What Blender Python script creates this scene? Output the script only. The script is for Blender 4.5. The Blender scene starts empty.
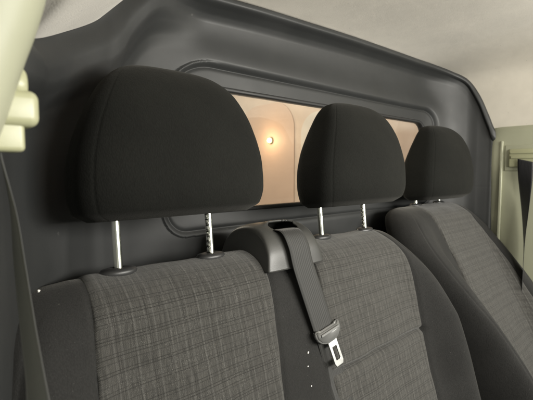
import bpy, bmesh, math, random
import numpy as np
from mathutils import Vector
random.seed(7); np.random.seed(7)
R = math.radians
ZC = 1.10                       # height of the lens above the cab floor; h = z - ZC
sc = bpy.context.scene
col = sc.collection

# ------------------------------------------------------------------ helpers
def mk(name, verts, faces, mat, parent=None, smooth=True, uv=None, loc=(0, 0, 0)):
    me = bpy.data.meshes.new(name)
    me.from_pydata([tuple(v) for v in verts], [], [tuple(f) for f in faces])
    if uv is not None:
        l = me.uv_layers.new(name='UVMap')
        vi = np.empty(len(me.loops), np.int32); me.loops.foreach_get('vertex_index', vi)
        l.data.foreach_set('uv', np.asarray(uv, np.float32)[vi].ravel())
    if mat: me.materials.append(mat)
    if smooth:
        me.polygons.foreach_set('use_smooth', [True] * len(me.polygons))
    bm = bmesh.new(); bm.from_mesh(me); bmesh.ops.recalc_face_normals(bm, faces=bm.faces); bm.to_mesh(me); bm.free()
    me.update()
    o = bpy.data.objects.new(name, me); col.objects.link(o); o.location = loc
    if parent: o.parent = parent
    return o

def from_bm(name, bm, mat, parent=None, smooth=False):
    me = bpy.data.meshes.new(name); bmesh.ops.recalc_face_normals(bm, faces=bm.faces); bm.to_mesh(me); bm.free()
    me.materials.append(mat)
    if smooth: me.polygons.foreach_set('use_smooth', [True] * len(me.polygons))
    o = bpy.data.objects.new(name, me); col.objects.link(o)
    if parent: o.parent = parent
    return o

def empty(name, loc=(0, 0, 0)):
    o = bpy.data.objects.new(name, None); col.objects.link(o); o.location = loc; o.empty_display_size = .05
    return o

def tag(o, label=None, cat=None, group=None, kind=None):
    if label: o['label'] = label
    if cat: o['category'] = cat
    if group: o['group'] = group
    if kind: o['kind'] = kind
    return o

def grid_faces(nr, nc, off=0, wrap=False):
    f = []
    for i in range(nr - 1):
        for j in range(nc if wrap else nc - 1):
            k = (j + 1) % nc
            f.append((off + i * nc + j, off + i * nc + k, off + (i + 1) * nc + k, off + (i + 1) * nc + j))
    return f

def box_bm(bm, x0, x1, y0, y1, z0, z1, bev=0.0, seg=3):
    r = bmesh.ops.create_cube(bm, size=1.0)
    vs = r['verts']
    for v in vs:
        v.co = Vector(((x0 + x1) / 2 + v.co.x * (x1 - x0), (y0 + y1) / 2 + v.co.y * (y1 - y0), (z0 + z1) / 2 + v.co.z * (z1 - z0)))
    if bev:
        es = set(e for v in vs for e in v.link_edges)
        bmesh.ops.bevel(bm, geom=list(es), offset=bev, segments=seg, profile=0.5, affect='EDGES')
    return bm

def lathe(pts, n=24, axis_origin=(0, 0, 0), squash=(1, 1)):
    """pts: (radius, z) list -> verts, faces, closed with fans"""
    V, F = [], []
    for r, z in pts:
        for j in range(n):
            a = 2 * math.pi * j / n
            V.append((axis_origin[0] + r * squash[0] * math.cos(a), axis_origin[1] + r * squash[1] * math.sin(a), axis_origin[2] + z))
    F += grid_faces(len(pts), n, 0, True)
    F.append(tuple(range(n))); F.append(tuple(range((len(pts) - 1) * n, len(pts) * n)))
    return V, F

def pchip(xs, ys):
    xs = np.asarray(xs, float); ys = np.asarray(ys, float)
    if xs[0] > xs[-1]: xs, ys = xs[::-1], ys[::-1]
    h = np.diff(xs); d = np.diff(ys) / h
    m = np.zeros(len(xs)); m[0] = d[0]; m[-1] = d[-1]
    for i in range(1, len(xs) - 1):
        if d[i - 1] * d[i] > 0:
            w1 = 2 * h[i] + h[i - 1]; w2 = h[i] + 2 * h[i - 1]
            m[i] = (w1 + w2) / (w1 / d[i - 1] + w2 / d[i])
    def f(x):
        x = np.clip(np.asarray(x, float), xs[0], xs[-1])
        i = np.clip(np.searchsorted(xs, x) - 1, 0, len(xs) - 2)
        t = (x - xs[i]) / h[i]
        return ((1 + 2 * t) * (1 - t) ** 2 * ys[i] + t * (1 - t) ** 2 * h[i] * m[i] + t * t * (3 - 2 * t) * ys[i + 1] + t * t * (t - 1) * h[i] * m[i + 1])
    return f

def catmull(P, n):
    P = np.asarray(P, float)
    Q = np.vstack([2 * P[0] - P[1], P, 2 * P[-1] - P[-2]])
    out = []
    m = len(P) - 1
    for k in range(n):
        t = k / (n - 1) * m; i = min(int(t), m - 1); t -= i
        a, b, c, d = Q[i], Q[i + 1], Q[i + 2], Q[i + 3]
        out.append(.5 * ((2 * b) + (-a + c) * t + (2 * a - 5 * b + 4 * c - d) * t * t + (-a + 3 * b - 3 * c + d) * t ** 3))
    return np.array(out)

def sstep(a, b, x):
    t = np.clip((np.asarray(x, float) - a) / (b - a), 0, 1); return t * t * (3 - 2 * t)

# ------------------------------------------------------------------ materials
class NT:
    def __init__(s, name):
        s.m = bpy.data.materials.new(name); s.m.use_nodes = True
        s.t = s.m.node_tree; s.b = s.t.nodes['Principled BSDF']
    def n(s, typ, **kw):
        o = s.t.nodes.new(typ)
        for k, v in kw.items(): setattr(o, k, v)
        return o
    def l(s, a, b): s.t.links.new(a, b)
    def math(s, op, a, b=None, c=None):
        o = s.n('ShaderNodeMath', operation=op)
        for i, v in enumerate((a, b, c)):
            if v is None: continue
            if isinstance(v, (int, float)): o.inputs[i].default_value = v
            else: s.l(v, o.inputs[i])
        return o.outputs[0]
    def noise(s, scale, detail=3, vec=None, rough=.5):
        o = s.n('ShaderNodeTexNoise'); o.inputs['Scale'].default_value = scale; o.inputs['Detail'].default_value = detail
        o.inputs['Roughness'].default_value = rough
        if vec is not None: s.l(vec, o.inputs['Vector'])
        return o.outputs['Fac']
    def mix(s, fac, a, b, blend='MIX'):
        o = s.n('ShaderNodeMix', data_type='RGBA', blend_type=blend)
        for sock, v in ((o.inputs[0], fac), (o.inputs[6], a), (o.inputs[7], b)):
            if isinstance(v, (int, float)): sock.default_value = v
            elif isinstance(v, tuple): sock.default_value = v + (1,) if len(v) == 3 else v
            else: s.l(v, sock)
        return o.outputs[2]
    def ramp(s, fac, stops, interp='LINEAR'):
        o = s.n('ShaderNodeValToRGB'); cr = o.color_ramp; cr.interpolation = interp
        while len(cr.elements) < len(stops): cr.elements.new(.5)
        for e, (p, c) in zip(cr.elements, stops):
            e.position = p; e.color = (c, c, c, 1) if isinstance(c, (int, float)) else tuple(c) + (1,)
        s.l(fac, o.inputs[0]); return o.outputs[0]
    def bump(s, height, strength=.3, dist=.001, prev=None):
        o = s.n('ShaderNodeBump'); o.inputs['Strength'].default_value = strength; o.inputs['Distance'].default_value = dist
        s.l(height, o.inputs['Height'])
        if prev is not None: s.l(prev, o.inputs['Normal'])
        return o.outputs[0]
    def set(s, **kw):
        for k, v in kw.items():
            i = s.b.inputs[k.replace('_', ' ')]
            if isinstance(v, (int, float)): i.default_value = v
            elif isinstance(v, tuple): i.default_value = v + (1,) if len(v) == 3 else v
            else: s.l(v, i)
        return s.m
    def obj(s): return s.n('ShaderNodeTexCoord').outputs['Object']
    def uv(s): return s.n('ShaderNodeTexCoord').outputs['UV']

def plastic(name, c, rough, grain=900, gstr=.25, var=.12, spec=.5, scuffs=False):
    t = NT(name); co = t.obj()
    v = t.noise(9, 4, co)
    k = t.ramp(v, [(.3, 1 - var), (.7, 1 + var)])
    cc = t.mix(1.0, c, k, 'MULTIPLY')
    rg = t.math('ADD', t.math('MULTIPLY', t.noise(14, 5, co), .22), rough - .11)
    if scuffs:
        mp = t.n('ShaderNodeMapping'); t.l(co, mp.inputs[0]); mp.inputs['Scale'].default_value = (1, 1, 1); mp.inputs['Rotation'].default_value = (0, .5, 0)
        s1 = t.ramp(t.noise(95, 2, mp.outputs[0]), [(.745, 0), (.775, 1)])
        s2 = t.ramp(t.noise(7, 2, co), [(.5, 0), (.62, 1)])
        sc_ = t.math('MULTIPLY', t.math('MULTIPLY', s1, s2), .18)
        cc = t.mix(sc_, cc, (.3, .29, .27))
        d = t.ramp(t.noise(4, 6, co, .65), [(.5, 0), (.8, .10)])
        cc = t.mix(d, cc, (.10, .097, .088))
    b = t.bump(t.noise(grain, 2, co), gstr, .0006)
    return t.set(Base_Color=cc, Roughness=rg, Normal=b, Specular_IOR_Level=spec)

def fabric(name, c, scale=1.0, sheen=.3, rough=.9, lint=True, spec=.22):
    t = NT(name); co = t.obj()
    mp = t.n('ShaderNodeMapping'); t.l(co, mp.inputs[0]); mp.inputs['Rotation'].default_value = (.3, .2, .7); mp.inputs['Scale'].default_value = (1, 1, .45)
    vo = t.n('ShaderNodeTexVoronoi'); vo.inputs['Scale'].default_value = 620 / scale; t.l(mp.outputs[0], vo.inputs['Vector'])
    w = vo.outputs['Distance']
    big = t.noise(11, 5, co); fine = t.noise(1300, 2, co)
    k = t.ramp(big, [(.3, .82), (.7, 1.2)])
    cc = t.mix(1.0, c, k, 'MULTIPLY')
    cc = t.mix(t.math('MULTIPLY', t.ramp(w, [(.25, 0), (.75, 1)]), .45), cc, tuple(q * .45 for q in c))
    cc = t.mix(t.math('MULTIPLY', t.ramp(fine, [(.5, 0), (.75, 1)]), .3), cc, tuple(q * 1.7 for q in c))
    if lint:
        li = t.ramp(t.noise(420, 1, co), [(.785, 0), (.81, 1)])
        cc = t.mix(t.math('MULTIPLY', li, .35), cc, (.22, .21, .19))
    n1 = t.bump(t.noise(24, 3, co), .22, .006)
    n2 = t.bump(t.math('ADD', t.math('MULTIPLY', w, -1.0), t.math('MULTIPLY', fine, .5)), .3, .0008, n1)
    return t.set(Base_Color=cc, Roughness=rough, Normal=n2, Sheen_Weight=sheen, Sheen_Roughness=.45, Sheen_Tint=(.9, .88, .82), Specular_IOR_Level=spec)

def plaid(name):
    t = NT(name); uv = t.uv()
    sep = t.n('ShaderNodeSeparateXYZ'); t.l(uv, sep.inputs[0]); u, v = sep.outputs[0], sep.outputs[1]
    # small waviness of the weave
    wob = t.math('MULTIPLY', t.math('SUBTRACT', t.noise(18, 2, uv), .5), .0016)
    u2 = t.math('ADD', u, wob); v2 = t.math('ADD', v, wob)
    def frac(s, per, ph=0.0): return t.math('FRACT', t.math('ADD', t.math('DIVIDE', s, per), ph))
    def lines(fr, pos, w):
        st = [(0, 0.0)]
        for p, s in pos:
            st += [(p - w, 0.0), (p - w * .4, s), (p + w * .4, s), (p + w, 0.0)]
        return t.ramp(fr, st)
    fh = frac(v2, .1270, .31)
    h1 = lines(fh, [(.04, .85), (.072, .6), (.13, .5), (.215, .95), (.245, .85), (.325, .6), (.372, .9)], .0055)
    h2 = lines(fh, [(.404, .7), (.504, .8), (.534, .95), (.564, .8), (.66, .55), (.748, .95), (.778, .9)], .0055)
    h3 = lines(fh, [(.690, .7), (.850, .6), (.882, .85), (.955, .5)], .0055)
    hd = t.math('MAXIMUM', t.math('MAXIMUM', h1, h2), h3)
    fv = frac(u2, .0960, .2)
    vd = lines(fv, [(.10, .85), (.128, .6), (.33, .75), (.55, .9), (.58, .65), (.72, .45), (.80, .75)], .0075)
    vl = lines(fv, [(.06, .7), (.165, .6), (.36, .9), (.515, .55), (.64, .8), (.85, .65), (.93, .4)], .014)
    bands = t.ramp(fh, [(0, .35), (.12, .9), (.24, .3), (.42, .75), (.5, .2), (.6, .55), (.7, 1), (.8, .35), (1, .35)])
    # broken threads: lines modulate along their length
    st = t.n('ShaderNodeMapping'); st.inputs['Scale'].default_value = (60, 500, 1); t.l(uv, st.inputs[0])
    st2 = t.n('ShaderNodeMapping'); st2.inputs['Scale'].default_value = (900, 45, 1); t.l(uv, st2.inputs[0])
    nh = t.noise(1, 3, st.outputs[0]); nv = t.noise(1, 3, st2.outputs[0])
    base = t.mix(t.ramp(nv, [(.3, 0), (.7, 1)]), (.036, .0352, .0328), (.076, .0735, .067))
    base = t.mix(t.ramp(nh, [(.35, 0), (.75, .55)]), base, (.06, .057, .05))
    base = t.mix(t.math('MULTIPLY', bands, .16), base, (.090, .088, .082))
    broad = t.ramp(t.noise(1, 2, st2.outputs[0]), [(.3, .8), (.7, 1.15)])
    base = t.mix(1.0, base, broad, 'MULTIPLY')
    c = t.mix(t.math('MULTIPLY', vl, t.ramp(nh, [(.25, .2), (.7, .65)])), base, (.135, .132, .123))
    c = t.mix(t.math('MULTIPLY', vd, .66), c, (.022, .021, .019))
    c = t.mix(t.math('MULTIPLY', hd, t.ramp(nv, [(.2, .45), (.65, .95)])), c, (.014, .0135, .0125))
    # weave
    P = 2 * math.pi / .0019
    wv = t.math('MULTIPLY', t.math('SINE', t.math('MULTIPLY', u2, P)), t.math('SINE', t.math('MULTIPLY', v2, P * .9)))
    c = t.mix(t.math('MULTIPLY', t.ramp(wv, [(0, 0), (1, 1)]), .5), c, (.014, .0135, .0125))
    sp = t.n('ShaderNodeTexVoronoi'); sp.inputs['Scale'].default_value = 430; t.l(uv, sp.inputs['Vector'])
    dots = t.math('MULTIPLY', t.ramp(sp.outputs['Distance'], [(.12, 1), (.30, 0)]), t.ramp(t.noise(26, 2, uv), [(.42, .05), (.62, .55)]))
    c = t.mix(dots, c, (.16, .157, .145))
    n1 = t.bump(t.noise(20, 3, uv), .15, .006)
    n2 = t.bump(t.math('ADD', wv, t.math('MULTIPLY', hd, -1.0)), .5, .0006, n1)
    return t.set(Base_Color=c, Roughness=.92, Normal=n2, Sheen_Weight=.18, Sheen_Roughness=.5, Specular_IOR_Level=.2)

def webbing(name, c):
    t = NT(name); uv = t.uv()
    sep = t.n('ShaderNodeSeparateXYZ'); t.l(uv, sep.inputs[0]); u, v = sep.outputs[0], sep.outputs[1]
    rib = t.math('SINE', t.math('MULTIPLY', u, 2 * math.pi / .0042))
    hb = t.math('SINE', t.math('MULTIPLY', t.math('ADD', v, t.math('MULTIPLY', t.math('ABSOLUTE', rib), .0012)), 2 * math.pi / .0018))
    cc = t.mix(t.math('MULTIPLY', t.ramp(hb, [(0, 0), (1, 1)]), .5), c, tuple(q * .55 for q in c))
    cc = t.mix(t.math('MULTIPLY', t.noise(40, 4, uv), .4), cc, tuple(min(1, q * 1.5) for q in c))
    b = t.bump(t.math('ADD', rib, t.math('MULTIPLY', hb, .4)), .4, .0005)
    return t.set(Base_Color=cc, Roughness=.55, Normal=b, Specular_IOR_Level=.4, Sheen_Weight=.15)

M = {}
M['bulk'] = plastic('bulkhead_plastic', (.0215, .0225, .0225), .54, 1100, .16, .06, .48, True)
M['ceil'] = None
t = NT('headliner_felt'); co = t.obj()
k = t.ramp(t.noise(6, 5, co, .6), [(.3, .90), (.7, 1.06)])
cc = t.mix(1.0, (.675, .63, .545), k, 'MULTIPLY')
stn = t.ramp(t.noise(3.2, 6, co, .6), [(.55, 0), (.8, .35)]); cc = t.mix(stn, cc, (.36, .33, .265))
spk = t.ramp(t.noise(210, 1, co), [(.79, 0), (.81, 1)]); cc = t.mix(t.math('MULTIPLY', spk, .5), cc, (.10, .09, .07))
n1 = t.bump(t.noise(38, 5, co, .55), .10, .004); n2 = t.bump(t.noise(700, 3, co), .38, .0010, n1)
M['ceil'] = t.set(Base_Color=cc, Roughness=.95, Normal=n2, Sheen_Weight=.2, Specular_IOR_Level=.15)
M['cream'] = plastic('cream_trim', (.335, .338, .245), .45, 800, .15, .05, .4)
M['creamknob'] = plastic('cream_knob', (.35, .35, .22), .38, 600, .06, .04, .5)
M['fab'] = fabric('black_knit', (.030, .029, .0265))
M['fab_side'] = fabric('charcoal_knit', (.0205, .0203, .0195), sheen=.12)
M['head'] = fabric('headrest_knit', (.0085, .0088, .0076), sheen=.06, lint=False, spec=.12)
M['plaid'] = plaid('plaid_cloth')
M['belt'] = webbing('grey_webbing', (.022, .0217, .020))
M['belt_near'] = webbing('near_webbing', (.050, .0505, .047))
M['belt_black'] = webbing('black_webbing', (.012, .012, .014))
M['house'] = plastic('housing_plastic', (.042, .042, .039), .42, 900, .3, .12, .5)
M['guide'] = plastic('guide_plastic', (.028, .028, .028), .38, 900, .1, .1, .5)
M['dark'] = plastic('dark_slot', (.012, .012, .012), .6, 500, .1)
M['tongue'] = plastic('tongue_plastic', (.15, .15, .145), .32, 700, .15, .1)
M['rubber'] = plastic('rubber_seal', (.015, .015, .015), .5, 500, .1)
M['lint'] = plastic('lint_white', (.75, .73, .68), .8)
M['carpet'] = fabric('floor_mat', (.03, .03, .03), 2)
t = NT('chrome'); co = t.obj()
M['chrome'] = t.set(Base_Color=(.80, .81, .74), Metallic=1.0, Roughness=t.math('ADD', t.math('MULTIPLY', t.noise(60, 3, co), .15), .14))
t = NT('steel'); co = t.obj()
M['steel'] = t.set(Base_Color=(.55, .55, .53), Metallic=1.0, Roughness=t.math('ADD', t.math('MULTIPLY', t.noise(80, 3, co), .2), .25))
M['cargo_metal'] = plastic('cargo_paint', (.66, .60, .53), .5, 60, .05, .08)
t = NT('tan_lining'); co = t.obj()
mp = t.n('ShaderNodeMapping'); mp.inputs['Scale'].default_value = (1, 1, 14); t.l(co, mp.inputs[0])
g = t.noise(5, 5, mp.outputs[0], .6)
M['tan'] = t.set(Base_Color=t.mix(g, (.58, .42, .325), (.66, .49, .385)), Roughness=.55)
M['peach'] = plastic('peach_paint', (.64, .51, .41), .6, 60, .05, .08)
# window glass: clear pane, weak mirror, faint film of dust
t = NT('window_glass')
tr = t.n('ShaderNodeBsdfTransparent'); tr.inputs[0].default_value = (.90, .93, .90, 1)
gl = t.n('ShaderNodeBsdfGlossy'); gl.inputs['Roughness'].default_value = .02
di = t.n('ShaderNodeBsdfDiffuse'); di.inputs[0].default_value = (.6, .58, .52, 1)
fr = t.n('ShaderNodeFresnel'); fr.inputs[0].default_value = 1.45
m1 = t.n('ShaderNodeMixShader'); geo = t.n('ShaderNodeNewGeometry'); t.l(t.math('MULTIPLY', fr.outputs[0], t.math('SUBTRACT', 1.0, geo.outputs['Backfacing'])), m1.inputs[0]); t.l(tr.outputs[0], m1.inputs[1]); t.l(gl.outputs[0], m1.inputs[2])
m2 = t.n('ShaderNodeMixShader'); t.l(t.ramp(t.noise(7, 5, t.obj()), [(.35, .03), (.8, .14)]), m2.inputs[0]); t.l(m1.outputs[0], m2.inputs[1]); t.l(di.outputs[0], m2.inputs[2])
t.l(m2.outputs[0], t.t.nodes['Material Output'].inputs[0]); M['glass'] = t.m
t = NT('lamp_lens'); M['lamp'] = t.set(Base_Color=(1, .8, .5), Emission_Color=(1, .62, .28), Emission_Strength=45.0)

# ------------------------------------------------------------------ bulkhead plan curve (X, Y, top h)
PLAN = [(.00, .385, .128), (.045, .395, .130), (.075, .42, .132), (.095, .455, .136), (.113, .50, .143), (.156, .56, .173), (.213, .60, .212), (.242, .615, .243), (.27, .628, .278),
        (.315, .642, .316), (.37, .652, .333), (.45, .66, .339), (.58, .66, .346), (.72, .66, .351), (.9, .66, .357), (1.08, .66, .360), (1.25, .658, .361), (1.35, .650, .359),
        (1.43, .625, .345), (1.475, .588, .318), (1.492, .553, .262), (1.502, .524, .190), (1.507, .510, .150), (1.520, .500, .118)]
NS = 1300
CUR = catmull(PLAN, NS)

RX0, RX1, RH0, RH1, RR = .352, 1.395, -.130, .219, .060     # recess round the window
WX0, WX1, WH0, WH1, WR = .425, 1.345, -.080, .166, .035     # the glass

def rrect_sd(x, h, x0, x1, h0, h1, r):
    cx, cy = (x0 + x1) / 2, (h0 + h1) / 2
    qx = np.abs(x - cx) - ((x1 - x0) / 2 - r); qy = np.abs(h - cy) - ((h1 - h0) / 2 - r)
    return np.hypot(np.maximum(qx, 0), np.maximum(qy, 0)) + np.minimum(np.maximum(qx, qy), 0) - r

PROF = pchip([-.01, 0, .2, .45, 1.0, 1.25, 2.2, 3.3, 5.0, 9, 13, 30, 200], [.007, .006, -.004, -.0075, -.0088, -.0075, .008, .021, .029, .031, .031, .030, .030])

def bulk_depth(x, h, q, qb):
    d = PROF(np.where(q < qb, q / qb, 1 + (q - qb) / .0085))
    wide = pchip([-.01, 0, .030, .042, .062, .085, .11, .15, 2], [.006, .005, -.012, -.011, .002, .020, .028, .030, .030])(q)
    lf = 1 - sstep(.30, .46, x)
    d = d * (1 - lf) + wide * lf
    rr = RR + .06 * (1 - sstep(.50, .60, x)) * sstep(-.02, .05, h)
    e = rrect_sd(x, h, RX0, RX1, RH0, RH1, rr)
    ridge = np.where(e > 0, np.exp(-(e / .042) ** 2), 1.0)
    ridge = ridge * np.where(e > 0, sstep(.36, .50, x), 1.0)
    above = sstep(-.02, .10, h)                      # the raised lip is strong at the top, low at the bottom
    d = d - ridge * (.012 * above + .005 * (1 - above))
    ins = 1 - sstep(-.012, .004, e)
    inner = .027 + 0 * x
    d = d * (1 - ins) + inner * ins
    d = d + .0032 * np.exp(-((e + .011) / .0045) ** 2)     # groove at the foot of the lip
    # horizontal joint on the right flank
    d = d + .004 * np.exp(-((h + .055) / .0025) ** 2) * sstep(1.42, 1.45, x)
    return d

bulk = empty('bulkhead', (.8, .66, 0))
tag(bulk, 'dark grey moulded plastic bulkhead with a wide window behind the seats', 'bulkhead')
def ch(o, parent):
    o.parent = parent; o.matrix_parent_inverse.identity(); o.location = Vector(o.location) - Vector(parent.location); return o

V = []
ts = np.concatenate([np.linspace(0, .012, 14), np.linspace(.012, .10, 76)[1:], np.linspace(.10, .56, 300)[1:], np.linspace(.56, 1.45, 14)[1:]])
tan = np.gradient(CUR[:, :2], axis=0); tan /= np.linalg.norm(tan, axis=1)[:, None]
nrm = np.stack([-tan[:, 1], tan[:, 0]], 1)           # pointing away from the cab (+Y in the middle)
xs_all = CUR[:, 0]
qb_all = np.interp(np.arange(NS) / NS, [0, .30, .46, .9, .95, 1.0], [.028, .022, .012, .012, .012, .012])
rows = []
slope = np.abs(np.gradient(CUR[:, 2])) / np.hypot(np.gradient(CUR[:, 0]), np.gradient(CUR[:, 1]))
slope = np.convolve(np.pad(slope, 20, mode='edge'), np.ones(41) / 41, 'valid')
fall = 1 / np.sqrt(1 + slope ** 2)                   # the bead follows the edge, so measure square to it
endf = 1 - .92 * sstep(1.34, 1.50, xs_all)
for q in ts:
    h = CUR[:, 2] - q
    d = bulk_depth(xs_all, h, q * fall, qb_all)
    d = np.where(d > 0, d * endf, d)
    X = CUR[:, 0] + nrm[:, 0] * d; Y = CUR[:, 1] + nrm[:, 1] * d
    rows.append(np.stack([X, Y, h + ZC], 1))
A = np.array(rows)
V = A.reshape(-1, 3)
nr, nc = A.shape[:2]
F = []
e_w = rrect_sd(A[:, :, 0], A[:, :, 2] - ZC, WX0, WX1, WH0, WH1, WR)
for i in range(nr - 1):
    for j in range(nc - 1):
        if max(e_w[i, j], e_w[i + 1, j], e_w[i, j + 1], e_w[i + 1, j + 1]) < 0: continue
        F.append((i * nc + j, i * nc + j + 1, (i + 1) * nc + j + 1, (i + 1) * nc + j))
# top return flange, tucked above the headliner edge
top2 = A[0] + np.array([0, .012, .012]); o0 = len(V)
V = np.vstack([V, top2])
for j in range(nc - 1): F.append((j, j + 1, o0 + j + 1, o0 + j))
o = mk('panel', V, F, M['bulk']); sm = o.modifiers.new('thick', 'SOLIDIFY'); sm.thickness = .003; sm.offset = 0
ch(o, bulk)

# window: rubber seal (frame) + pane
def rr_loop(x0, x1, h0, h1, r, n=10):
    P = []
    for cx, cy, a0 in ((x1 - r, h1 - r, 0), (x0 + r, h1 - r, 90), (x0 + r, h0 + r, 180), (x1 - r, h0 + r, 270)):
        for k in range(n):
            a = R(a0 + 90 * k / (n - 1)); P.append((cx + r * math.cos(a), cy + r * math.sin(a)))
    return P
def plan_y(x): return np.interp(x, CUR[int(NS * .15):int(NS * .95), 0], CUR[int(NS * .15):int(NS * .95), 1])
L = [(o_, y_) for o_, y_ in ((.0075, .036), (.0075, .0255), (.006, .0238), (.001, .0238), (-.0015, .0255), (-.0015, .044), (.0075, .044))]
V, F = [], []; n = 40
for k, (of, dy) in enumerate(L):
    for x, h in rr_loop(WX0 - of, WX1 + of, WH0 - of, WH1 + of, WR + of): V.append((x, float(plan_y(x)) + dy, h + ZC))
for k in range(len(L) - 1):
    for j in range(n):
        F.append((k * n + j, k * n + (j + 1) % n, (k + 1) * n + (j + 1) % n, (k + 1) * n + j))
win = mk('window', V, F, M['rubber']); ch(win, bulk)
lp = rr_loop(WX0 - .002, WX1 + .002, WH0 - .002, WH1 + .002, WR)
V = [(x, .66 + .034, h + ZC) for x, h in lp] + [(x, .66 + .039, h + ZC) for x, h in lp]
F = [tuple(range(n)), tuple(range(n, 2 * n))] + [(j, (j + 1) % n, n + (j + 1) % n, n + j) for j in range(n)]
pane = mk('pane', V, F, M['glass'], smooth=False); pane.parent = win; pane.location = -Vector(bulk.location) - Vector(win.location)

# ------------------------------------------------------------------ headliner
prof = CUR[:, [0, 2]]
keep = np.linspace(NS * .057, NS * .972, 150).astype(int)
V = []; ys = np.concatenate([np.linspace(.0, .12, 8), np.linspace(.12, 1.05, 40)[1:]])
for dy in ys:
    for j in keep:
        x, y, h = CUR[j]
        rise = .0025 + .018 * (1 - math.exp(-dy / .10)) * min(1, max(0, (x - .3) / .2)) * min(1, max(0, (1.45 - x) / .2))
        V.append((x, y + .020 - dy, h + rise + ZC))
F = grid_faces(len(ys), len(keep))
ceil = mk('ceiling', V, F, M['ceil']); tag(ceil, kind='structure')
sm = ceil.modifiers.new('thick', 'SOLIDIFY'); sm.thickness = .008; sm.offset = 1

# ------------------------------------------------------------------ seats
def g(q):
    q = np.clip(q, 0, 1); return np.sqrt(1 - (1 - q) ** 2)

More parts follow.
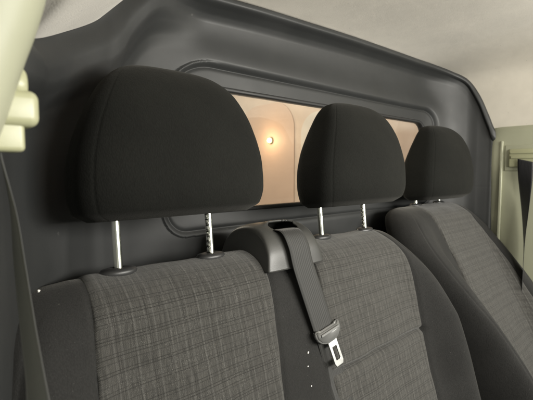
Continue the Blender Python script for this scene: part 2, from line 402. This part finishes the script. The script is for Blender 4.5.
class Back:
    """a padded backrest: outline in (X, h), ridge line Y, front and back thickness"""
    def __init__(s, left, right, htop, hbot, yr, slope, Tf, Tb, rf, panels, bolsters, crease=None, y2=0):
        s.xl = pchip(*zip(*[(h, x) for x, h in left])); s.xr = pchip(*zip(*[(h, x) for x, h in right]))
        s.htop, s.hbot, s.yr, s.slope, s.Tf, s.Tb, s.rf = htop, hbot, yr, slope, Tf, Tb, rf
        s.panels, s.bol, s.crease, s.y2 = panels, bolsters, crease, y2
        hs = np.concatenate([np.linspace(hbot - .2, htop - .06, 60), np.linspace(htop - .06, htop, 80)])
        L = np.stack([s.xl(hs), hs], 1); Rr = np.stack([s.xr(hs), hs], 1)
        T = np.stack([np.linspace(L[-1, 0], Rr[-1, 0], 200), np.full(200, htop)], 1)
        s.out = np.vstack([L, T, Rr[::-1]])
    def dist(s, X, H):
        sh = X.shape; p = np.stack([X.ravel(), H.ravel()], 1); a = s.out[:-1]; b = s.out[1:]
        ab = b - a; l2 = (ab ** 2).sum(1) + 1e-15; res = np.empty(len(p))
        for c in range(0, len(p), 4000):
            q = p[c:c + 4000, None, :] - a[None]
            t = np.clip((q * ab[None]).sum(2) / l2, 0, 1)
            dd = q - t[..., None] * ab[None]
            res[c:c + 4000] = np.sqrt((dd ** 2).sum(2).min(1))
        return res.reshape(sh)
    def yc(s, H): return s.yr + s.slope * (H - s.htop)
    def pan_e(s, X, H):
        """signed distance inside each plaid panel's side edges (positive inside), max over panels"""
        e = np.full(X.shape, -1.0)
        for pl, pr in s.panels: e = np.maximum(e, np.minimum(X - pl(H), pr(H) - X))
        return e
    def front(s, X, H, d=None):
        d = s.dist(X, H) if d is None else d
        y = s.yc(H) - s.Tf * g(d / s.rf)
        for xc, w, amp, gl, pw in s.bol: y = y - amp * np.exp(-np.abs((X - xc(H)) / w) ** pw) * np.clip(sstep(0, gl, s.htop - H) * .5 + .5 * np.clip((s.htop - H) / gl, 0, 1.6), 0, 1.4) * g(d / min(.05, s.rf))
        e = s.pan_e(X, H)
        y = y + .004 * np.exp(-((np.abs(e)) / .0045) ** 2) * g(d / .02)
        for sx, ed in ((1, s.xl(H)), (-1, s.xr(H))): y = y + .0022 * np.exp(-(((X - ed) * sx - .034) / .0028) ** 2) * sstep(.01, .05, s.htop - H)
        if s.crease: y = y + .0115 * np.exp(-((H - s.crease) / .0052) ** 2) * sstep(.54, .57, X) * (1 - sstep(.865, .885, X))
        y = y + .0010 * np.sin(X * 41 + H * 23) * g(d / .05)
        return y
    def back(s, X, H, d=None):
        d = s.dist(X, H) if d is None else d
        return s.yc(H) + s.Tb * g(d / .05)
    def rows(s, n1, n2):
        a = np.linspace(s.hbot, s.htop - .06, n1); b = s.htop - .06 * (1 - np.sin(np.linspace(0, math.pi / 2, n2))) 
        return np.concatenate([a, b[1:]])
    def mesh(s, name, mat, parent, nx=260, nh=(110, 40)):
        hs = s.rows(*nh); u = np.linspace(0, 1, nx); u = .5 * u + .5 * (.5 - .5 * np.cos(u * math.pi))
        Hh, U = np.meshgrid(hs, u, indexing='ij')
        X = s.xl(Hh) * (1 - U) + s.xr(Hh) * U
        d = s.dist(X, Hh); d[:, 0] = 0; d[:, -1] = 0; d[-1] = 0
        f = np.stack([X, s.front(X, Hh, d), Hh + ZC], 2); b = np.stack([X, s.back(X, Hh, d), Hh + ZC], 2)
        nr, nc = X.shape
        V = np.vstack([f.reshape(-1, 3), b.reshape(-1, 3)])
        F = grid_faces(nr, nc) + [tuple(reversed(q)) for q in grid_faces(nr, nc, nr * nc)]
        F += [(j, nr * nc + j, nr * nc + j + 1, j + 1) for j in range(nc - 1)]
        o = mk(name, V, F, mat)
        bm = bmesh.new(); bm.from_mesh(o.data); bmesh.ops.remove_doubles(bm, verts=bm.verts, dist=1e-5); bmesh.ops.recalc_face_normals(bm, faces=bm.faces); bm.to_mesh(o.data); bm.free()
        return ch(o, parent)
    def insert(s, k, name, mat, parent, nx=100, nh=(300, 50)):
        """plaid panel k: lies on the front, wraps over the ridge a little way down the back"""
        pl, pr = s.panels[k]
        hs = s.rows(*nh); u = np.linspace(0, 1, nx); u = .4 * u + .6 * (.5 - .5 * np.cos(u * math.pi))
        hb = s.htop - .06 * (1 - np.sin(np.linspace(math.pi / 2, .62, 14)))[1:]
        def surf(hs, fn, last):
            Hh, U = np.meshgrid(hs, u, indexing='ij'); X = pl(Hh) * (1 - U) + pr(Hh) * U
            d = s.dist(X, Hh)
            if last: d[-1] = 0
            return np.stack([X, fn(X, Hh, d), Hh], 2)
        # front without the seam groove
        sv, s.panels = s.panels, []
        A = surf(hs, s.front, True)
        B = surf(hb, s.back, False)
        s.panels = sv
        P = np.vstack([A, B])
        du = np.gradient(P, axis=1); dv = np.gradient(P, axis=0)
        N = np.cross(du, dv); N /= np.linalg.norm(N, axis=2)[..., None] + 1e-12
        if N[10, nx // 2, 1] > 0: N = -N
        L = np.cumsum(np.vstack([np.zeros((1, nx)), np.linalg.norm(np.diff(P, axis=0), axis=2)]), axis=0)
        X = P[:, :, 0]; H = P[:, :, 2]
        e = np.minimum(X - X[:, :1], X[:, -1:] - X)
        off = .0062 * g(e / .014) - .0035
        off = off + .0006 * np.sin(X * 60 + L * 35) + .0005 * np.sin(L * 90 - X * 31)
        Q = P + N * off[..., None]; Q[:, :, 2] += ZC
        uv = np.stack([X, np.broadcast_to(L[:, nx // 2][:, None], L.shape)], 2).reshape(-1, 2)
        o = mk(name, Q.reshape(-1, 3), grid_faces(*X.shape), mat, uv=uv)
        return ch(o, parent)

cst = lambda pts: pchip(*zip(*[(h, x) for x, h in pts]))

# ---- headrest (one shape, three copies)
HW = pchip([0, .012, .04, .07, .10, .13, .16, .18, .195, .206, .213], [.120, .138, .1435, .142, .1355, .125, .110, .097, .081, .057, .0])
HF = pchip([0, .012, .04, .08, .13, .17, .195, .206, .213], [-.056, -.076, -.085, -.087, -.081, -.067, -.048, -.032, -.006])     # front face
HB = pchip([0, .012, .05, .10, .14, .17, .19, .206, .213], [.034, .043, .046, .040, .028, .017, .010, .004, -.006])                        # rear face
def headrest_mesh():
    n = 240; zs = .213 * (.5 - .5 * np.cos(np.linspace(0, math.pi, 80)))
    V = []
    for z in zs:
        w = float(HW(z)); yf = float(HF(z)); yb = float(HB(z)); yc = (yf + yb) / 2; dd = (yb - yf) / 2
        for j in range(n):
            a = 2 * math.pi * j / n; c, s_ = math.cos(a), math.sin(a); p = 2 / 3.6
            X = w * math.copysign(abs(c) ** p, c); Yv = dd * math.copysign(abs(s_) ** p, s_)
            bulge = -.012 * (X / .13) ** 2 if s_ < 0 else 0
            sm_ = 1 - .0009 / max(w, .03) * sum(math.exp(-((a - R(c0)) / .028) ** 2) for c0 in (214, 326))   # sewn seams down the front corners
            V.append((X * sm_, yc + (Yv - bulge * abs(s_)) * sm_, z))
    F = grid_faces(len(zs), n, 0, True) + [tuple(range(n)), tuple(range((len(zs) - 1) * n, len(zs) * n))]
    return V, F
HRV, HRF = headrest_mesh()

def post_mesh(z0, z1, notch):
    n = 20; V = []; pts = []
    zs = np.linspace(z0, z1, 90)
    for z in zs:
        for j in range(n):
            a = 2 * math.pi * j / n
            r = .0060
            if notch:
                ph = ((z - z0) / .0095) % 1
                if .38 < ph < .62 and math.cos(a) < -.6: r = .0051
            V.append((r * math.cos(a), r * math.sin(a), z))
    return V, grid_faces(len(zs), n, 0, True) + [tuple(range(n)), tuple(range((len(zs) - 1) * n, len(zs) * n))]

def add_headrest(parent, x, y_post, hbase, hbottom, tilt, sp, label, rz=0, k=1.0):
    """cushion on two chrome posts; the posts rise from the backrest ridge"""
    hr = mk('headrest', [(a * k, (b - .020) * k, c * k) for a, b, c in HRV], HRF, M['head'])
    hr.location = (x, y_post, hbottom + ZC); hr.rotation_euler = (-tilt, 0, rz)
    hr['label'] = label
    L = hbottom - hbase
    for sgn in (-1, 1):
        v, f = post_mesh(-L - .03, .03, sgn > 0)
        p = mk('post', v, f, M['chrome'], hr); p.location = (sgn * sp / 2, 0, 0)
    ch(hr, parent)
    for sgn in (-1, 1):
        v, f = lathe([(.013, -.010), (.0255, -.006), (.0262, -.001), (.0245, .0025), (.016, .0042), (.0085, .0045), (.0082, .001)], 32, squash=(1, .62))
        dy = -math.tan(tilt) * (-L) * -1
        gd = mk('post_guide', v, f, M['guide']); gd.location = (x + sgn * sp / 2, y_post - math.tan(tilt) * L, hbase + ZC); ch(gd, parent)
    return hr

# ---- the double passenger bench
bench = empty('bench_seat', (.50, .50, 0))
tag(bench, 'double passenger bench with two plaid backrest panels and two black headrests', 'seat')
lft = [(.030, -.9), (.032, -.32), (.039, -.25), (.055, -.19), (.084, -.158), (.118, -.146), (.150, -.143)]
rgt = [(.995, -.9), (1.00, -.45), (.992, -.36), (.970, -.27), (.935, -.20), (.902, -.165), (.872, -.148), (.845, -.143)]
P1 = (cst([(.150, -.9), (.152, -.35), (.158, -.22), (.164, -.143)]), cst([(.425, -.9), (.430, -.38), (.444, -.25), (.452, -.143)]))
P2 = (cst([(.548, -.9), (.550, -.36), (.564, -.25), (.572, -.143)]), cst([(.860, -.9), (.866, -.45), (.880, -.30), (.895, -.2), (.890, -.143)]))
P2 = (P2[0], cst([(.860, -.9), (.866, -.45), (.874, -.30), (.872, -.2), (.838, -.143)]))
bk = Back(lft, rgt, -.143, -.72, .552, .30, .052, .050, .055, [P1, P2],
          [(cst([(.10, -.9), (.10, -.1)]), .045, .020, .10, 2), (cst([(.945, -.9), (.945, -.35), (.92, -.2), (.90, -.1)]), .050, .050, .12, 2)], crease=-.364)
bk.mesh('backrest', M['fab_side'], bench)
bk.insert(0, 'plaid_panel', M['plaid'], bench); bk.insert(1, 'plaid_panel', M['plaid'], bench)
add_headrest(bench, .293, .557, -.139, -.069, R(6), .155, 'black headrest nearest the cream belt pillar', k=1.015)
add_headrest(bench, .733, .557, -.139, -.077, R(6), .158, 'black headrest in front of the window middle', k=1.045)

def cushion(parent, x0, x1, y0, y1, z0, z1, mat, pmat):
    bm = bmesh.new(); box_bm(bm, x0, x1, y0, y1, z0, z1, .05, 6); o = from_bm('seat_cushion', bm, mat, None, True); ch(o, parent)
    bm = bmesh.new(); box_bm(bm, x0 + .05, x1 - .05, y0 + .08, y1, .06, z0 + .02, .02, 3); o = from_bm('seat_base', bm, pmat, None, True); ch(o, parent)
    bm = bmesh.new(); box_bm(bm, x0 + .02, x1 - .02, y0 + .05, y1 + .05, 0.0, .07, .006, 2); o = from_bm('floor_frame', bm, pmat, None, False); ch(o, parent)
cushion(bench, .06, .97, -.12, .40, .30, .44, M['fab_side'], M['guide'])

# belt housing between the two seats
HPROF = catmull([(.612, -.165), (.606, -.130), (.588, -.106), (.560, -.0955), (.530, -.0965), (.506, -.110), (.490, -.136), (.482, -.170)], 90)
def housing(parent):
    cx, hw = .506, .060; V = []; us = np.sin(np.linspace(-math.pi / 2, math.pi / 2, 90))
    cy, chh = .55, -.170; UVm = []
    for u in us:
        k = (1 - abs(u) ** 5) ** (1 / 5)
        for i, (y, h) in enumerate(HPROF):
            yy = cy + (y - cy) * (.86 + .14 * k); hh = chh + (h - chh) * (.72 + .28 * k)
            x = cx + hw * u * (1 + .18 * (-.10 - h) / .07) + .006 * (.55 - y) / .06
            mu = (u * hw - .004) / .034; mv = (i - 52) / 8.0 - .25 * mu * mu
            m = abs(mu) ** 3 + abs(mv) ** 3
            rim = math.exp(-((m - 1) / .9) ** 2) if m > .7 else 1
            V.append((x, yy, hh + .0025 * rim * (1 if i < 52 else -.6) + ZC)); UVm.append(m)
    n = len(HPROF); F = [f for f in grid_faces(len(us), n) if max(UVm[q] for q in f) > 1]
    F += [tuple(range(n)), tuple(range((len(us) - 1) * n, len(us) * n))]
    # dark cup under the mouth
    C = []; CF = []
    for a_ in range(13):
        for b_ in range(9):
            fx_, fy_ = a_ / 6 - 1, b_ / 4 - 1
            C.append((cx + .008 + fx_ * .036, .527 + fy_ * .022, -.121 - .006 * fy_ * 0 + .010 * max(abs(fx_), abs(fy_)) ** 4 + ZC))
    return V, F, C, grid_faces(13, 9)
v, f, v2, f2 = housing(bench)
hs = mk('belt_housing', v, f, M['house']); sm = hs.modifiers.new('t', 'SOLIDIFY'); sm.thickness = .0035; sm.offset = -1
hs['label'] = 'moulded grey plastic belt outlet between the two bench headrests'
cup = mk('belt_mouth', v2, f2, M['dark'], hs)
ch(hs, bench)

# ------------------------------------------------------------------ seat belts
def ribbon(name, path, wdirs, width, mat, parent=None, th=.0013):
    """path pts, unit width directions; returns a thin solid strap"""
    P = catmull(path, 60); W = catmull(wdirs, 60); W /= np.linalg.norm(W, axis=1)[:, None]
    Tn = np.gradient(P, axis=0); Tn /= np.linalg.norm(Tn, axis=1)[:, None]
    N = np.cross(Tn, W); N /= np.linalg.norm(N, axis=1)[:, None]
    L = np.concatenate([[0], np.cumsum(np.linalg.norm(np.diff(P, axis=0), axis=1))])
    us = np.linspace(-.5, .5, 9); V, UV = [], []
    ring = [(u, 1) for u in us] + [(u, -1) for u in us[::-1]]
    for i in range(60):
        for u, s_ in ring:
            edge = 1 - .55 * abs(2 * u) ** 8
            V.append(P[i] + W[i] * u * width + N[i] * s_ * th / 2 * edge); UV.append((u * width, L[i]))
    n = len(ring)
    F = grid_faces(60, n, 0, True) + [tuple(range(n)), tuple(range(59 * n, 60 * n))]
    return mk(name, [tuple(v) for v in V], F, mat, parent, uv=UV)

def ymid(x, h): return float(bk.front(np.array([[x]]), np.array([[h]]))[0, 0])
mb = empty('seat_belt', (.52, .44, ZC - .27))
tag(mb, 'grey lap belt with metal tongue hanging from the outlet between the bench headrests', 'seat belt')
pth = [(.500, .545, -.116 + ZC), (.502, .525, -.1065 + ZC), (.506, .4975, -.1065 + ZC), (.510, .482, -.130 + ZC), (.515, .4735, -.168 + ZC), (.530, .461, -.228 + ZC), (.5445, .447, -.290 + ZC)]
o = ribbon('webbing', pth, [(1, .02, 0)] * 3 + [(1, 0, .08), (.99, 0, .14), (.98, 0, .2), (.98, 0, .2)], .050, M['belt']); ch(o, mb)
pth = []
for x, h in ((.543, -.262), (.551, -.30), (.560, -.36), (.566, -.44), (.568, -.52), (.568, -.60)):
    pth.append((x, ymid(x, h) - .0035, h + ZC))
o = ribbon('webbing', pth, [(.985, 0, .17)] * 2 + [(1, 0, .05)] * 4, .047, M['belt']); ch(o, mb)
o['label'] = 'darker lower strap run below the tongue'

def tongue(parent):
    # plastic handle body then forked metal plate; local x across, z down the belt
    c = Vector((.5465, ymid(.5465, -.285) - .014, -.287 + ZC))
    rot = (R(-18), R(-9), 0)
    bm = bmesh.new()
    out = [(-.0325, .009), (-.030, .0135), (-.025, .0135), (-.021, .0095), (.021, .0095), (.025, .0135), (.030, .0135), (.0325, .009), (.0315, -.002), (.024, -.011), (.012, -.0165), (-.012, -.0165), (-.024, -.011), (-.0315, -.002)]
    vs = [bm.verts.new((x, -.0055, z)) for x, z in out]; fc = bm.faces.new(vs)
    r = bmesh.ops.extrude_face_region(bm, geom=[fc]); [v.co.__setitem__(1, .0055) for v in r['geom'] if isinstance(v, bmesh.types.BMVert)]
    bmesh.ops.bevel(bm, geom=[e for e in bm.edges], offset=.0028, segments=3, affect='EDGES')
    b = from_bm('tongue', bm, M['tongue'], None, False); b.location = c; b.rotation_euler = rot
    for p in b.data.polygons: p.use_smooth = True
    ch(b, parent)
    # slot bar
    bm = bmesh.new(); box_bm(bm, -.024, .024, -.0085, -.0050, .000, .0045, .0012, 2); s_ = from_bm('slot_bar', bm, M['tongue'], b)
    # metal plate with a rectangular hole
    bm = bmesh.new()
    o_ = [(-.0115, .0), (.0115, .0), (.0115, -.040), (.0085, -.0455), (-.0085, -.0455), (-.0115, -.040)]
    i_ = [(-.0055, -.012), (.0055, -.012), (.0055, -.034), (.0040, -.0355), (-.0040, -.0355), (-.0055, -.034)]
    a = [bm.verts.new((x, -.0012, z)) for x, z in o_]; d = [bm.verts.new((x, -.0012, z)) for x, z in i_]
    fs = [bm.faces.new((a[k], a[(k + 1) % 6], d[(k + 1) % 6], d[k])) for k in range(6)]
    r = bmesh.ops.extrude_face_region(bm, geom=fs); [v.co.__setitem__(1, .0012) for v in r['geom'] if isinstance(v, bmesh.types.BMVert)]
    pl = from_bm('metal_plate', bm, M['steel'], b); pl.location = (.002, -.001, -.015)
    bv = pl.modifiers.new('b', 'BEVEL'); bv.width = .0006; bv.segments = 2
tongue(mb)

# white fluff stuck to the cloth
def fluff(x, h, r, label):
    bm = bmesh.new(); bmesh.ops.create_icosphere(bm, subdivisions=2, radius=r)
    for v in bm.verts: v.co *= 1 + random.uniform(-.35, .35); v.co.y *= .5
    o = from_bm('lint_speck', bm, M['lint'], None, True); o.location = (x, ymid(x, h) - r * .4, h + ZC)
    tag(o, label, 'lint', 'white lint on the dark cloth')

# ------------------------------------------------------------------ driver's seat
drv = empty('driver_seat', (1.24, .50, 0))
tag(drv, 'separate single seat with plaid backrest beside the far cream pillar', 'seat')
K = 1.08
D0 = -.100 * K
def sk(L): return [(x * K, h * K) for x, h in L]
lft = sk([(.945, -.9), (.940, -.36), (.925, -.28), (.918, -.20), (.930, -.145), (.950, -.115), (.975, -.103), (1.00, -.100)])
rgt = sk([(1.44, -.9), (1.44, -.36), (1.43, -.28), (1.41, -.20), (1.385, -.15), (1.355, -.12), (1.32, -.104), (1.29, -.100)])
PD = (cst(sk([(1.09, -.9), (1.085, -.3), (1.075, -.16), (1.06, -.100)])), cst(sk([(1.36, -.9), (1.36, -.3), (1.345, -.2), (1.29, -.100)])))
bd = Back(lft, rgt, D0, -.74, .565 * K, .52, .052, .050, .040, [PD],
          [(cst([(1.045, -.9), (1.045, -.1)]), .052, .115, .36, 3), (cst([(1.50, -.9), (1.50, -.1)]), .050, .07, .36, 3)])
bd.mesh('backrest', M['fab_side'], drv); bd.insert(0, 'plaid_panel', M['plaid'], drv)
add_headrest(drv, 1.163 * K, .568 * K, -.097 * K, -.083 * K, R(4), .158, 'black headrest turned mostly side on', k=1.09)
cushion(drv, 1.03, 1.53, -.22, .34, .32, .46, M['fab_side'], M['guide'])

fluff(.531 - .030, -.312, .0022, 'largest white lint speck below left of the belt tongue')
fluff(.494, -.332, .0014, 'small white lint speck just under the largest one')
fluff(.492, -.362, .0015, 'lowest white lint speck on the dark strip between plaid panels')
fluff(.112, -.1435, .0018, 'white lint speck on the shoulder of the bench beside the grey belt')

# ------------------------------------------------------------------ near pillar with belt guide and belt
pil = empty('pillar_trim', (.05, .34, ZC))
tag(pil, 'pale cream pillar trim at the near edge, with a stepped knob', 'pillar')
def loft(sections, n=40, p=.6):
    """sections: (cx, cy, hx, hy, h)"""
    V = []
    for cx, cy, hx, hy, h in sections:
        for j in range(n):
            a = 2 * math.pi * j / n; c, s_ = math.cos(a), math.sin(a)
            V.append((cx + hx * math.copysign(abs(c) ** p, c), cy + hy * math.copysign(abs(s_) ** p, s_), h + ZC))
    m = len(sections)
    return V, grid_faces(m, n, 0, True) + [tuple(range(n)), tuple(range((m - 1) * n, m * n))]
fx = pchip([-.6, -.2, -.05, 0, .035, .0724, .0909, .12, .135, .15, .165, .2], [.0, .015, .030, .040, .052, .064, .0705, .0785, .0805, .074, .052, .02])
secs = [(float(fx(h)) - .05, .33, .05, .05, h) for h in np.linspace(-1.05, -.1, 8).tolist() + np.linspace(-.09, .20, 40).tolist()]
v, f = loft(secs); ch(mk('trim_panel', v, f, M['cream']), pil)
def blob(x0, x1, y0, y1, h0, h1, bev, name, parent, mat, seg=5):
    bm = bmesh.new(); box_bm(bm, x0, x1, y0, y1, h0 + ZC, h1 + ZC, bev, seg); o = from_bm(name, bm, mat, None, True); return ch(o, parent)
v, f = lathe([(.001, .030), (.010, .030), (.0125, .028), (.013, .024), (.013, .010)], 28)
v = [(.036 + z, .33 + x, y + ZC + .060) for x, y, z in v]
ch(mk('knob_cap', v, f, M['creamknob']), pil)
blob(.025, .0715, .312, .345, .030, .055, .0065, 'knob_body', pil, M['creamknob'])
blob(.028, .0625, .316, .342, .013, .036, .0035, 'knob_foot', pil, M['creamknob'])
nb = empty('seat_belt', (.06, .36, ZC - .1))
tag(nb, 'grey shoulder belt seen nearly edge on, running down from the near cream pillar', 'seat belt')
o = ribbon('webbing', [(.0515, .345, .016 + ZC), (.0526, .345, .006 + ZC), (.058, .345, -.03 + ZC), (.0605, .345, -.0705 + ZC), (.0605, .325, -.115 + ZC), (.0610, .305, -.157 + ZC), (.0622, .29, -.21 + ZC), (.076, .27, -.40 + ZC), (.076, .26, -.6 + ZC)],
           [(.15, 1, 0), (.15, 1, 0), (.08, 1, 0), (0, 1, 0), (-.06, 1, 0), (-.13, 1, 0), (-.30, 1, 0), (-.35, 1, 0), (-.35, 1, 0)], .045, M['belt_near']); ch(o, nb)

# ------------------------------------------------------------------ far pillar
fp = empty('pillar_trim', (1.5, .42, ZC))
tag(fp, 'pale cream pillar trim beyond the single seat, with a square belt slot', 'pillar')
secs = [(1.55 + sh, .415, .05, .105, h) for h, sh in [(-1.05, .03), (-.5, .02), (-.3, .012), (-.1, .003), (0, 0), (.08, -.001), (.13, .0), (.146, .004), (.152, .014)]]
v, f = loft(secs, 48, .35); ch(mk('trim_panel', v, f, M['cream']), fp)
blob(1.4965, 1.505, .330, .468, .000, .086, .003, 'guide_frame', fp, M['cream'])
blob(1.488, 1.503, .345, .455, .012, .072, .006, 'belt_guide', fp, M['creamknob'])
blob(1.4945, 1.505, .474, .482, -.60, .100, .002, 'trim_rib', fp, M['cream'])
blob(1.484, 1.4895, .352, .449, .056, .062, .002, 'guide_lip', fp, M['creamknob'])
blob(1.484, 1.4895, .355, .447, .040, .050, .002, 'guide_lip', fp, M['creamknob'])
fb = empty('seat_belt', (1.49, .41, ZC - .1))
tag(fb, 'black shoulder belt hanging from the square slot of the far pillar', 'seat belt')
o = ribbon('webbing', [(1.478, .402, .034 + ZC), (1.476, .400, -.01 + ZC), (1.474, .397, -.07 + ZC), (1.474, .395, -.13 + ZC), (1.474, .394, -.20 + ZC), (1.474, .393, -.27 + ZC), (1.474, .393, -.40 + ZC), (1.474, .393, -.6 + ZC)],
           [(.1, 1, .25), (.25, .97, .1), (.57, .82, 0), (.78, .63, 0), (.91, .41, 0), (.96, .28, 0), (.97, .24, 0), (.97, .24, 0)], .047, M['belt_black']); ch(o, fb)

# ------------------------------------------------------------------ load space behind the glass
def slab(name, x0, x1, y0, y1, h0, h1, mat):
    bm = bmesh.new(); box_bm(bm, x0, x1, y0, y1, h0 + ZC, h1 + ZC); o = from_bm(name, bm, mat); tag(o, kind='structure'); return o
slab('floor', -.2, 1.9, -1.0, 3.4, -1.16, -1.10, M['carpet'])
slab('wall_right', 1.72, 1.78, .73, 3.2, -1.10, .60, M['peach'])
slab('wall_left', -.16, -.10, .73, 3.2, -1.10, .60, M['cargo_metal'])
slab('wall_rear', -.10, 1.72, 3.14, 3.2, -1.10, .60, M['cargo_metal'])
slab('cargo_ceiling', -.16, 1.78, .73, 3.2, .60, .64, M['cargo_metal'])
def lining(y0, y1, h1, r, label, mat='tan'):
    P = rr_loop(y0, y1, -1.4, h1, r, 12); n = len(P)
    P = [(y, max(h, -1.095)) for y, h in P]
    V = [(1.714, y, h + ZC) for y, h in P] + [(1.718, y, h + ZC) for y, h in P]
    F = [tuple(range(n)), tuple(range(n, 2 * n))] + [(j, (j + 1) % n, n + (j + 1) % n, n + j) for j in range(n)]
    o = mk('lining_panel', V, F, M[mat], smooth=False); tag(o, label, 'panel', 'lining panels on the load space wall')
lining(1.66, 2.16, .42, .17, 'tan lining panel with rounded top carrying the small warm lamp')
lining(1.14, 1.605, .33, .12, 'pale cream lining panel with a rounded corner, just right of the lamp', 'cargo_metal')
lining(.78, 1.12, .25, .04, 'tan lining panel seen through the window beside the far headrest')
lamp = empty('wall_lamp', (1.69, 1.86, ZC + .19))
tag(lamp, 'small glowing warm lamp seen through the window between two headrests', 'lamp')
v, f = lathe([(.022, 0), (.022, .008), (.018, .012)], 28); v = [(1.714 - z, 1.86 + x, ZC + .19 + y) for x, y, z in v]
ch(mk('lamp_base', v, f, M['cream']), lamp)
v, f = lathe([(.0135, .010), (.013, .018), (.010, .023), (.003, .026)], 28); v = [(1.714 - z, 1.86 + x, ZC + .19 + y) for x, y, z in v]
ch(mk('lamp_lens', v, f, M['lamp']), lamp)

# ------------------------------------------------------------------ lights
def light(name, typ, loc, energy, colr, aim=None, size=None, size_y=None):
    l = bpy.data.lights.new(name, typ); l.energy = energy; l.color = colr
    o = bpy.data.objects.new(name, l); col.objects.link(o); o.location = loc
    if typ == 'AREA':
        l.shape = 'RECTANGLE'; l.size = size; l.size_y = size_y or size
    elif size: l.shadow_soft_size = size
    if aim is not None: o.rotation_euler = (Vector(aim) - Vector(loc)).to_track_quat('-Z', 'Y').to_euler()
    return o
light('windscreen_light', 'AREA', (.98, -.85, ZC + .17), 46, (1.0, .97, .895), (.85, .6, ZC + .16), 1.3, .34)
light('side_door_light', 'AREA', (-.60, -.15, ZC - .38), 2.2, (1.0, .94, .89), (.3, .45, ZC - .30), .7, .5)
light('cargo_lamp_light', 'POINT', (1.62, 1.86, ZC + .19), 1.0, (1, .66, .40), size=.03)
light('cargo_fill_light', 'AREA', (.45, 1.55, ZC + .50), 26, (1.0, .87, .76), (1.7, 1.6, ZC + .05), .6, .5)  # added unseen fill to brighten the load space wall, not a fitted lamp

w = bpy.data.worlds.new('World'); sc.world = w; w.use_nodes = True
bg = w.node_tree.nodes['Background']; bg.inputs[0].default_value = (.79, .83, .72, 1); bg.inputs[1].default_value = .28

# ------------------------------------------------------------------ camera
cam = bpy.data.cameras.new('camera'); co_ = bpy.data.objects.new('camera', cam); col.objects.link(co_)
FPX = 400.0
cam.sensor_width = 36; cam.lens = 36 * FPX / 533; cam.clip_start = .01; cam.clip_end = 60
co_.location = (0, 0, ZC)
co_.rotation_euler = (R(90) - math.atan(29 / FPX), 0, -R(42.0))
cam.dof.use_dof = True; cam.dof.focus_distance = .68; cam.dof.aperture_fstop = 9
sc.camera = co_

sc.render.engine = 'CYCLES'
sc.cycles.use_denoising = True
sc.cycles.max_bounces = 8; sc.cycles.diffuse_bounces = 4; sc.cycles.transparent_max_bounces = 8
sc.view_settings.view_transform = 'Standard'; sc.view_settings.look = 'None'
sc.view_settings.exposure = 0.0; sc.view_settings.gamma = 1.0
